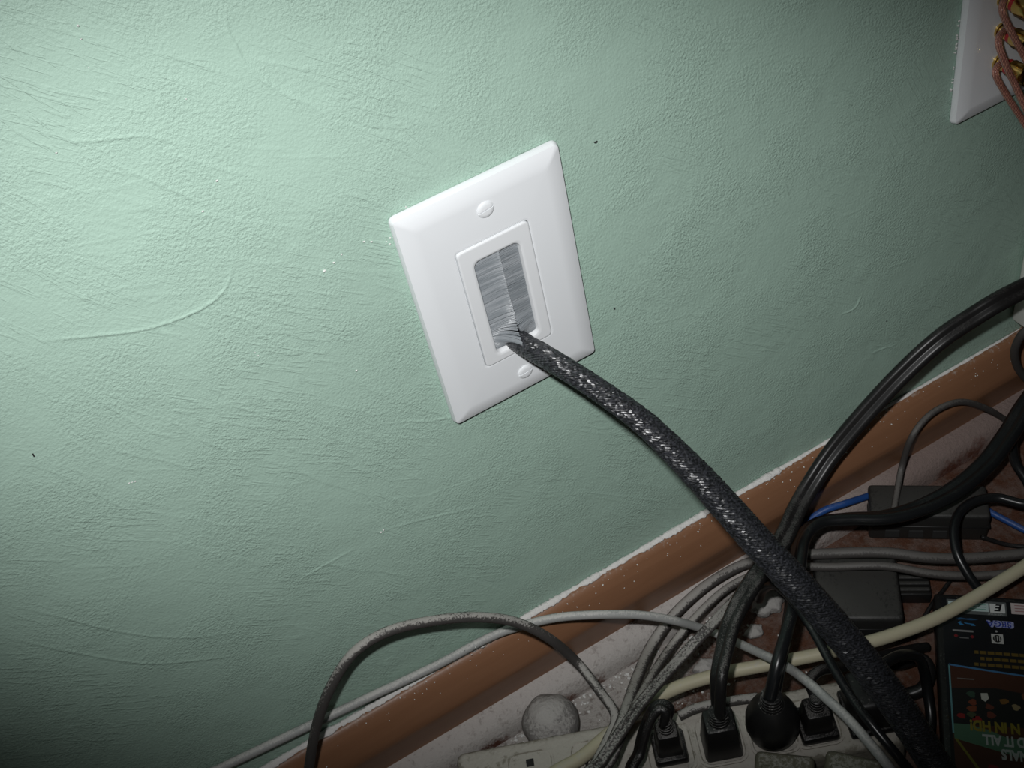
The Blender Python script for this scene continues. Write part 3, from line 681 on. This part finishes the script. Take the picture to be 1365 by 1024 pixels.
tag(obj('lamp_cord', V, Fc, M['darkdust'], None, True, UV), 'thin two-strand dusty lamp cord running straight from the knot to the braid', 'cable')
cable('black_cable', [(1012, 800, 50), (1018, 786, 68), (1034, 781, 88), (1056, 800, 99), (1082, 838, 98), (1108, 885, 97), (1135, 930, 94), (1165, 970, 92), (1198, 1010, 84), (1225, 1045, 60), (1245, 1085, 20)], 2.5, M['black'],
      'slim black cable arching beside the underside of the braided cable', 'cable', tail=[(72, -228, 3.5), (56, -258, 2.8), (42, -305, 2.8), (38, -350, 2.8)])
cable('grey_cable', [(1380, 578, 26), (1345, 562, -24), (1318, 546, -20), (1288, 536, -18), (1262, 540, -18), (1236, 556, -19), (1215, 584, -22), (1203, 620, 36), (1196, 655, 30), (1190, 690, 29)], 2.1, M['greydust'],
      'thin dusty grey cable looping over the shoe moulding onto the black box', 'cable', head=[(360, -72, 6), (420, -102, 2.4), (620, -108, 2.4)])
cable('blue_cable', [(1040, 722, 8), (1070, 700, 22), (1098, 681, 30), (1125, 672, 30), (1150, 664, 23), (1170, 657, 17)], 2.3, M['blue'], 'short run of blue cable entering the dusty black box', 'cable')
cable('blue_cable', [(1316, 680, 12), (1324, 685, 12), (1345, 696, 10), (1370, 709, 8), (1410, 728, 4)], 2.1, M['blue'], 'blue cable leaving the black box toward the game case', 'cable', tail=[(330, -124, 2.5), (420, -154, 2.4), (620, -158, 2.4)])
cable('black_cable', [(1420, 668, 40), (1368, 672, 42), (1330, 664, 42), (1300, 668, 44), (1280, 682, 44), (1272, 704, 44), (1275, 735, 40), (1288, 762, 34), (1303, 783, 28), (1314, 794, 24)], 2.9, M['black'],
      'black cable hooking over the end of the black box', 'cable', head=[(335, -127, 17), (400, -140, 4), (620, -143, 3.2)])
cable('black_cable', [(1400, 690, 20), (1368, 640, 30), (1352, 612, 34), (1352, 580, 36), (1372, 552, 40), (1400, 530, 46)], 3.2, M['black'], 'black cable bulging beside the thick glossy cord near the shoe moulding', 'cable', head=[(330, -110, 6), (420, -124, 3.5), (620, -126, 3.5)], tail=[(380, -60, 24), (430, -84, 4), (620, -90, 3.4)])
cable('grey_cable', [(1385, 430, -34), (1364, 444, -30), (1353, 466, -26), (1356, 488, -24), (1370, 506, -24), (1395, 524, -26)], 2.6, M['greydust'], 'grey cable curling below the off-white adapter', 'cable', tail=[(390, -28, 12), (440, -31, 3), (620, -34, 3)])
cable('black_wire', [(1274, 764, 2), (1260, 784, 2), (1244, 804, 2), (1228, 830, 2), (1214, 852, 2)], 1.4, M['blackdust'], 'thin black wire crossing bare floor beside the flat power brick', 'wire')
cable('black_wire', [(1308, 716, 8), (1340, 726, 3), (1368, 730, 2), (1410, 738, 2)], 1.5, M['blackdust'], 'thin black wire leaving the black box under the blue cable', 'wire', tail=[(330, -135, 1.8), (420, -169, 1.8), (620, -174, 1.8)])
cable('black_cable', [(1165, 876, 18), (1195, 884, 17), (1220, 878, 16), (1234, 884, 15), (1238, 900, 11), (1230, 918, 7), (1210, 926, 4.4), (1180, 930, 4.2)], 4.0, M['blackdust'], 'stubby dusty black cable coiled next to the game case', 'cable')
cable('brown_cable', [(905, 955, 44), (930, 944, 45), (975, 935, 44), (1010, 930, 43)], 2.8, M['greydust'], 'short dusty cable lying across the back of the power strip', 'cable')

# ------------------------------------------------------------------ boxes on the floor
bb = None
A, Bp = at(1160, 688, 26), at(1322, 690, 26); d = (Bp - A)[:2]; Ln = np.linalg.norm(d); an = math.atan2(d[1], d[0]); n_ = np.array([-d[1], d[0]]) / Ln
ctr = (A[:2] + Bp[:2]) / 2 + n_ * 13.2
bb = empty('adapter_box', (*ctr, 0), 'long dusty black box under the thick glossy cord', 'box')
v, f = rbox((Ln, 26, 26), 2.5, 3); obj('body', place(v, (*ctr, 0), an), f, M['boxdust'], bb, smooth=40)
v, f = rbox((Ln * .99 + 2.0, 26.8, 1.2), .5, 1); obj('seam_band', place(v, (*ctr, 14), an), f, M['blackmatte'], bb, smooth=40)
for k in (-.3, -.1, .1):
    v, f = rbox((9, 1.2, 7), .3, 1); obj('port', place([(x + k * Ln, y - 13.2, z) for x, y, z in v], (*ctr, 4), an), f, M['hole'], bb)
A, Bp = at(1118, 826, 24), at(1206, 826, 24); d = (Bp - A)[:2]; Ln = np.linalg.norm(d); an = math.atan2(d[1], d[0]); n_ = np.array([-d[1], d[0]]) / Ln
ctr = (A[:2] + Bp[:2]) / 2 + n_ * 24 - d / Ln * 6
pb = empty('power_brick', (*ctr, 0), 'flat dusty dark grey power brick behind the braided cable', 'power brick')
v, f = rbox((Ln + 12, 48, 24), 3, 3); obj('body', place(v, (*ctr, 0), an), f, M['boxdust'], pb, smooth=40)
v, f = rbox((Ln + 13, 49, 1.0), .4, 1); obj('seam_band', place(v, (*ctr, 12), an), f, M['blackmatte'], pb, smooth=40)
# small finned block beside the brick
A = at(1218, 772, 14); fb = empty('finned_block', (A[0], A[1], 0), 'small dark brown finned block beside the flat power brick', 'block')
v, f = rbox((20, 18, 10), 1, 2); obj('base', place(v, (A[0], A[1], 0), an), f, M['blackmatte'], fb, smooth=40)
for k in range(4):
    v, f = rbox((18, 2.4, 4), .5, 1); obj('fin', place([(x, y - 6.6 + 4.4 * k, z) for x, y, z in v], (A[0], A[1], 9.5), an), f, M['boxdust'], fb)

# dusty ball
c = at(731, 959, 18) + np.array([0, -2.6, 0]); V, Fc = [], []
bm = bmesh.new(); bmesh.ops.create_icosphere(bm, subdivisions=4, radius=1)
for q in bm.verts:
    n = q.co.normalized(); k = 17.2 * (1 + .018 * math.sin(7 * n.x + 3 * n.z) + .012 * math.sin(11 * n.y - 5 * n.x))
    z = n.z * k; z = z * (1.04 if n.z > .75 else 1)
    V.append((c[0] + n.x * k, c[1] + n.y * k, 17.4 + z))
bm.verts.index_update(); Fc = [[q.index for q in f.verts] for f in bm.faces]; bm.free()
tag(obj('dusty_ball', V, Fc, M['ball'], None, True), 'round ball coated in grey dust between baseboard and power strip', 'ball')

# ------------------------------------------------------------------ plaster crumbs
def crumbs(name, pts, smin, smax, m_, parent, label):
    parts = []
    for (x, y, z) in pts:
        s = RNG.uniform(smin, smax); bm = bmesh.new(); bmesh.ops.create_icosphere(bm, subdivisions=1, radius=s)
        sc = RNG.uniform(.5, 1.3, 3); v = [(x + q.co.x * sc[0] + RNG.normal() * s * .12, y + q.co.y * sc[1] + RNG.normal() * s * .12, z + q.co.z * sc[2] * .7 + RNG.normal() * s * .12) for q in bm.verts]
        bm.verts.index_update(); f = [[q.index for q in fc.verts] for fc in bm.faces]; bm.free(); parts.append((v, f))
    V, Fc = merge(*parts); o = obj(name, V, Fc, m_, parent); tag(o, label, kind='stuff'); return o
pts = []
for _ in range(420):
    a, b = RNG.uniform(560, 1060), RNG.uniform(780, 1020); q = at(a, b, 0)
    if q[1] < -25 and RNG.random() < np.clip(1.15 - (q[0] + 60) / 170, .08, 1): pts.append((q[0], q[1], .4))
for x in RNG.uniform(-200, 130, 260): pts.append((x, -24 - abs(RNG.normal()) * 5, .4))
for a, b in ((1045, 842), (1052, 838), (1038, 848), (1258, 808), (1250, 812), (1262, 800), (1075, 897), (1082, 899)): q = at(a, b, 0); pts.append((q[0], q[1], .5))
crumbs('plaster_crumbs', pts, .35, 1.1, M['crumb'], floor, 'white plaster crumbs scattered on the floor')
pts = []
for x in RNG.uniform(-190, 330, 120): y = RNG.uniform(-11.5, -4); pts.append((x, y - 1.2, np.interp(-y, [3.4, 5.2, 7.4, 9.6, 11.4], [74.2, 73.4, 70.7, 66.2, 60.2]) + .2))
for a, b in ((618, 866), (628, 872), (633, 862), (626, 880), (640, 858), (930, 708), (918, 722), (895, 740), (905, 733), (948, 694)): q = at(a, b, -8.0); pts.append((q[0], q[1] - .6, q[2]))
crumbs('plaster_flecks', pts, .16, .55, M['crumb'], baseboard, 'white plaster flecks on the baseboard face')
pts = [at(a, b, -.7) for a, b in ((270, 282), (104, 34), (108, 52), (118, 90), (248, 132), (289, 241), (485, 322), (495, 322), (520, 317), (515, 322), (445, 350), (432, 361), (455, 339), (340, 470), (344, 474), (176, 643), (180, 642), (172, 644), (511, 707), (508, 710), (475, 494), (520, 325), (75, 204))]
crumbs('chipped_paint', pts, .3, .62, M['crumb'], wall, 'white chips in the green paint')
pts = [at(a, b, -.7) for a, b in ((793, 190), (795, 189), (819, 411), (44, 606), (45, 608), (1182, 428))]
crumbs('dark_specks', pts, .45, .8, M['hole'], wall, 'small dark specks on the green paint')
# torn paper-white paint edge beside the plates
pts = [at(a, b, -.8) for a, b in [(541, 276), (543, 279), (546, 281), (552, 281), (560, 277), (574, 271), (590, 262)]] + [(X2 - .6 - RNG.uniform(-.3, .3), -.5, z) for z in RNG.uniform(Z2 + 18, Z2 + 60, 22)]
crumbs('chipped_plaster', pts, .4, .8, M['crumb'], wall, 'chipped white plaster at the plate edges')
# bigger lumps behind the plug cords
for (a, b, s, lb) in ((1024, 803, 10, 'larger dusty lump of plaster under the black arching cable'), (1005, 842, 5.5, 'small dusty lump of plaster beside the square plug cord'), (938, 889, 6, 'pale lump of plaster by the coaxial cable')):
    q = at(a, b, s * .5); bm = bmesh.new(); bmesh.ops.create_icosphere(bm, subdivisions=3, radius=s)
    V = [(q[0] + u.co.x * (1.15 + .15 * math.sin(u.co.y)), q[1] + u.co.y * (.85 + .15 * math.sin(u.co.x * .7)), max(0, s * .42 + u.co.z * .55 + .5 * math.sin(u.co.x * 1.3))) for u in bm.verts]
    bm.verts.index_update(); Fc = [[u.index for u in f.verts] for f in bm.faces]; bm.free()
    tag(obj('plaster_lump', V, Fc, M['ball'], None, 40), lb, 'lump')

# ------------------------------------------------------------------ the game case, lying with its back cover up and its foot toward the wall
O = at(1245, 790, 14.5); E2 = at(1257, 1000, 14.5) - O; E2 /= np.linalg.norm(E2); E1 = np.array([-E2[1], E2[0], 0.0])
CW, CL, CH = 104.0, 176.0, 14.5
def cp(u, v, z=0.0): q = O + E1 * u + E2 * v; return (q[0], q[1], z)
cang = math.atan2(E1[1], E1[0])
gc = empty('game_case', cp(CW / 2, CL / 2), 'black plastic game case lying back cover up beside the cords', 'game case')
v, f = rbox((CW, CL, CH), 2.0, 3); obj('shell', place(v, cp(CW / 2, CL / 2), cang), f, M['blackmatte'], gc, smooth=40)
lay = [0]
def patch(name, poly, c, parent=gc, h=None):
    lay[0] += 1; z = CH + (h if h else .15); P0 = [cp(u, v, z) for u, v in poly]; P1 = [cp(u, v, z - .12) for u, v in poly]
    V, Fc = loops([P1, P0], False, True); return obj(name, V, Fc, flat('print_%s_%d' % (name, lay[0]), c), parent)
def rect(u0, v0, u1, v1): return [(u0, v0), (u1, v0), (u1, v1), (u0, v1)]
cover = patch('cover_sheet', rect(4, 3.5, 100, 172.5), (0.008, 0.009, 0.011))
def prn(name, poly, c, h=.25): return patch(name, poly, c, cover, h)
def text(s, u, v, size, c, name='lettering', h=.36, shear=0.0, squash=1.0, flip=True, bold=0.0):
    """print on the cover, head toward the room; u,v is the corner where the line ends (its last letter)"""
    cu = bpy.data.curves.new('t', 'FONT'); cu.body = s; cu.size = size; cu.extrude = 0.0; cu.shear = shear; cu.offset = bold
    to = bpy.data.objects.new('t', cu); COL.objects.link(to); dg = bpy.context.evaluated_depsgraph_get(); dg.update()
    me = bpy.data.meshes.new_from_object(to.evaluated_get(dg)); bpy.data.objects.remove(to)
    P = np.array([q.co[:] for q in me.vertices]); xm = P[:, 0].max(); Fc = [list(p.vertices) for p in me.polygons]
    V = [cp(u + (xm - x) * squash, v - .72 * size + y, CH + h) for x, y, _ in P]; bpy.data.meshes.remove(me)
    lay[0] += 1
    return obj(name, V, Fc, flat('ink_%d' % lay[0], c), cover)
# rating panel and white note panel along the foot of the cover
prn('rating_panel', rect(7, 4.2, 40.5, 13.8), (0.10, 0.11, 0.11))
prn('rating_text_box', rect(7.8, 5.6, 30.5, 11.6), (0.46, 0.56, 0.55), .3)
for k in range(3): prn('fine_print', rect(11 + 2 * k, 6.6 + 1.6 * k, 29, 7.1 + 1.6 * k), (0.14, 0.32, 0.26), .36)
prn('rating_box', rect(31.2, 5.6, 39.6, 11.8), (0.62, 0.63, 0.62), .3)
text('E', 33.4, 10.8, 6.6, (0.006, 0.006, 0.007), 'rating_letter', .38, .25, 1.1, bold=.25)
text('EVERYONE', 29.8, 13.6, 1.9, (0.35, 0.36, 0.36), 'rating_word')
prn('note_panel', rect(43, 4.2, 80, 11.8), (0.55, 0.48, 0.47), .3)
for k in range(3): prn('fine_print', rect(45, 5.6 + 2 * k, 77, 6.1 + 2 * k), (0.32, 0.16, 0.16), .36)
# maker's marks
text('SEGA', 28.5, 21.6, 5.2, (0.30, 0.33, 0.55), 'maker_name', .30, 0, 1.12, bold=.55)
text('SEGA', 28.5, 21.6, 5.2, (0.03, 0.05, 0.30), 'maker_name', .40, 0, 1.12, bold=.05)
prn('blue_mark', [(11, 17.3), (14, 16.6), (17, 17.2), (20, 16.8), (24, 17.6), (20, 18.2), (16, 17.9), (13, 18.3)], (0.02, 0.07, 0.15), .3)
prn('blue_mark', [(12.5, 20.2), (14.5, 19.0), (14.0, 20.2), (16, 21.6), (13.8, 21.9)], (0.03, 0.16, 0.34), .3)
prn('blue_mark', [(16, 20.0), (21.5, 20.6), (22.3, 21.8), (20, 21.9), (19.8, 21.0), (16.5, 20.7)], (0.03, 0.16, 0.34), .3)
prn('grey_bar', rect(9.3, 25.2, 20.8, 26.4), (0.20, 0.20, 0.20), .3)
for u in (11, 20): prn('red_mark', [(u - 1.2, 29.4), (u, 28.2), (u + 1.2, 29.4), (u, 30.6)], (0.18, 0.015, 0.02), .3)
prn('grey_mark', rect(13, 30.2, 18, 30.9), (0.12, 0.12, 0.12), .3)
em = prn('emblem_box', rect(30.5, 26.4, 37, 32.8), (0.46, 0.46, 0.44), .3)
prn('emblem', [(33.7 + 2.4 * math.cos(a), 29.6 + 2.5 * math.sin(a)) for a in np.linspace(0, 2 * math.pi, 16, False)], (0.01, 0.01, 0.01), .36)
for k in (-1, 0, 1): prn('emblem_cut', rect(33.5 + k * 1.3, 27.8, 33.9 + k * 1.3, 31.2), (0.46, 0.46, 0.44), .42)
prn('emblem_dot', [(33.6 + .7 * math.cos(a), 24.6 + .7 * math.sin(a)) for a in np.linspace(0, 2 * math.pi, 8, False)], (0.35, 0.35, 0.35), .3)
# dim amber lines of small print
for k, u0 in enumerate((20.5, 23.5, 20.0)):
    prn('amber_line', rect(u0, 38.5 + 4.0 * k, 92, 40.5 + 4.0 * k), (0.115, 0.075, 0.016), .3)
    for j in range(16): prn('amber_gap', rect(u0 + 2.2 + j * 4.3, 38.4 + 4.0 * k, u0 + 2.9 + j * 4.3, 40.6 + 4.0 * k), (0.012, 0.011, 0.010), .36)
# lower picture panel bounded by a pale blue sweep
arc = [(6 + u, 49.2 + 6.4 * (1 - (1 - u / 94) ** 1.6)) for u in np.linspace(0, 94, 14)]
prn('picture_panel', arc + [(100, 172), (6, 172)], (0.052, 0.020, 0.012), .22)
prn('blue_sweep', [(u, v - .8) for u, v in arc] + [(u, v + .3) for u, v in arc[::-1]], (0.05, 0.15, 0.30), .30)
prn('pale_edge', rect(5.6, 49, 6.5, 92), (0.10, 0.24, 0.26), .30)
prn('picture_panel', [(6.4, 64), (30, 62), (60, 66), (99, 66), (99, 84), (6.4, 86)], (0.012, 0.012, 0.012), .28)
for u, v, r_, cc in ((17, 67, 2.4, (0.03, 0.06, 0.04)), (17.5, 72, 2.2, (0.15, 0.04, 0.02)), (17, 76, 2.6, (0.16, 0.045, 0.02)), (16.5, 80, 2.4, (0.05, 0.06, 0.03)), (26, 74, 2.2, (0.10, 0.03, 0.02)), (26.5, 79, 2.4, (0.11, 0.03, 0.02)), (34, 70, 2.4, (0.15, 0.075, 0.02)), (40, 73, 2.2, (0.22, 0.17, 0.09)), (46, 66, 2.6, (0.13, 0.05, 0.025)), (60, 70, 4, (0.12, 0.05, 0.02)), (11, 81, 2.2, (0.20, 0.015, 0.015)), (19, 82, 2.4, (0.20, 0.015, 0.015))):
    prn('colour_blot', [(u + r_ * (1 + .25 * math.sin(3 * a + u)) * math.cos(a), v + .8 * r_ * (1 + .2 * math.cos(2 * a + v)) * math.sin(a)) for a in np.linspace(0, 2 * math.pi, 12, False)], cc, .32)
prn('white_blot', [(22, 66), (25.6, 65.6), (26.2, 68.8), (24.2, 71.2), (22.2, 69.6)], (0.42, 0.42, 0.38), .36)
prn('pale_line', rect(10, 57.2, 19, 57.9), (0.12, 0.11, 0.10), .32)
# lettering
text('N IN HD!', 15, 89.5, 8.6, (0.19, 0.155, 0.02), 'yellow_lettering', .40, 0, .74, bold=.42)
text('ED IT ALL', 21, 97.3, 8.2, (0.34, 0.36, 0.35), 'white_lettering', .40, 0, .70, bold=.36)
text('INALS', 30, 105.2, 8.2, (0.34, 0.36, 0.35), 'white_lettering', .40, 0, .70, bold=.36)
prn('green_band', [(6.4, 84), (24, 88), (34, 92), (99, 95), (99, 104), (40, 103), (6.4, 95)], (0.06, 0.13, 0.08), .26)
prn('yellow_edge', [(6.4, 95), (8, 95), (24, 120), (22, 120)], (0.14, 0.13, 0.02), .30)
for u, v, r_, cc in ((26, 112, 4.5, (0.16, 0.015, 0.02)), (34, 120, 6, (0.17, 0.02, 0.02)), (50, 118, 5, (0.05, 0.11, 0.05)), (44, 126, 6, (0.12, 0.11, 0.02)), (62, 124, 7, (0.04, 0.10, 0.05))):
    prn('colour_blot', [(u + r_ * (1 + .25 * math.sin(3 * a + u)) * math.cos(a), v + .8 * r_ * (1 + .2 * math.cos(2 * a + v)) * math.sin(a)) for a in np.linspace(0, 2 * math.pi, 12, False)], cc, .30)
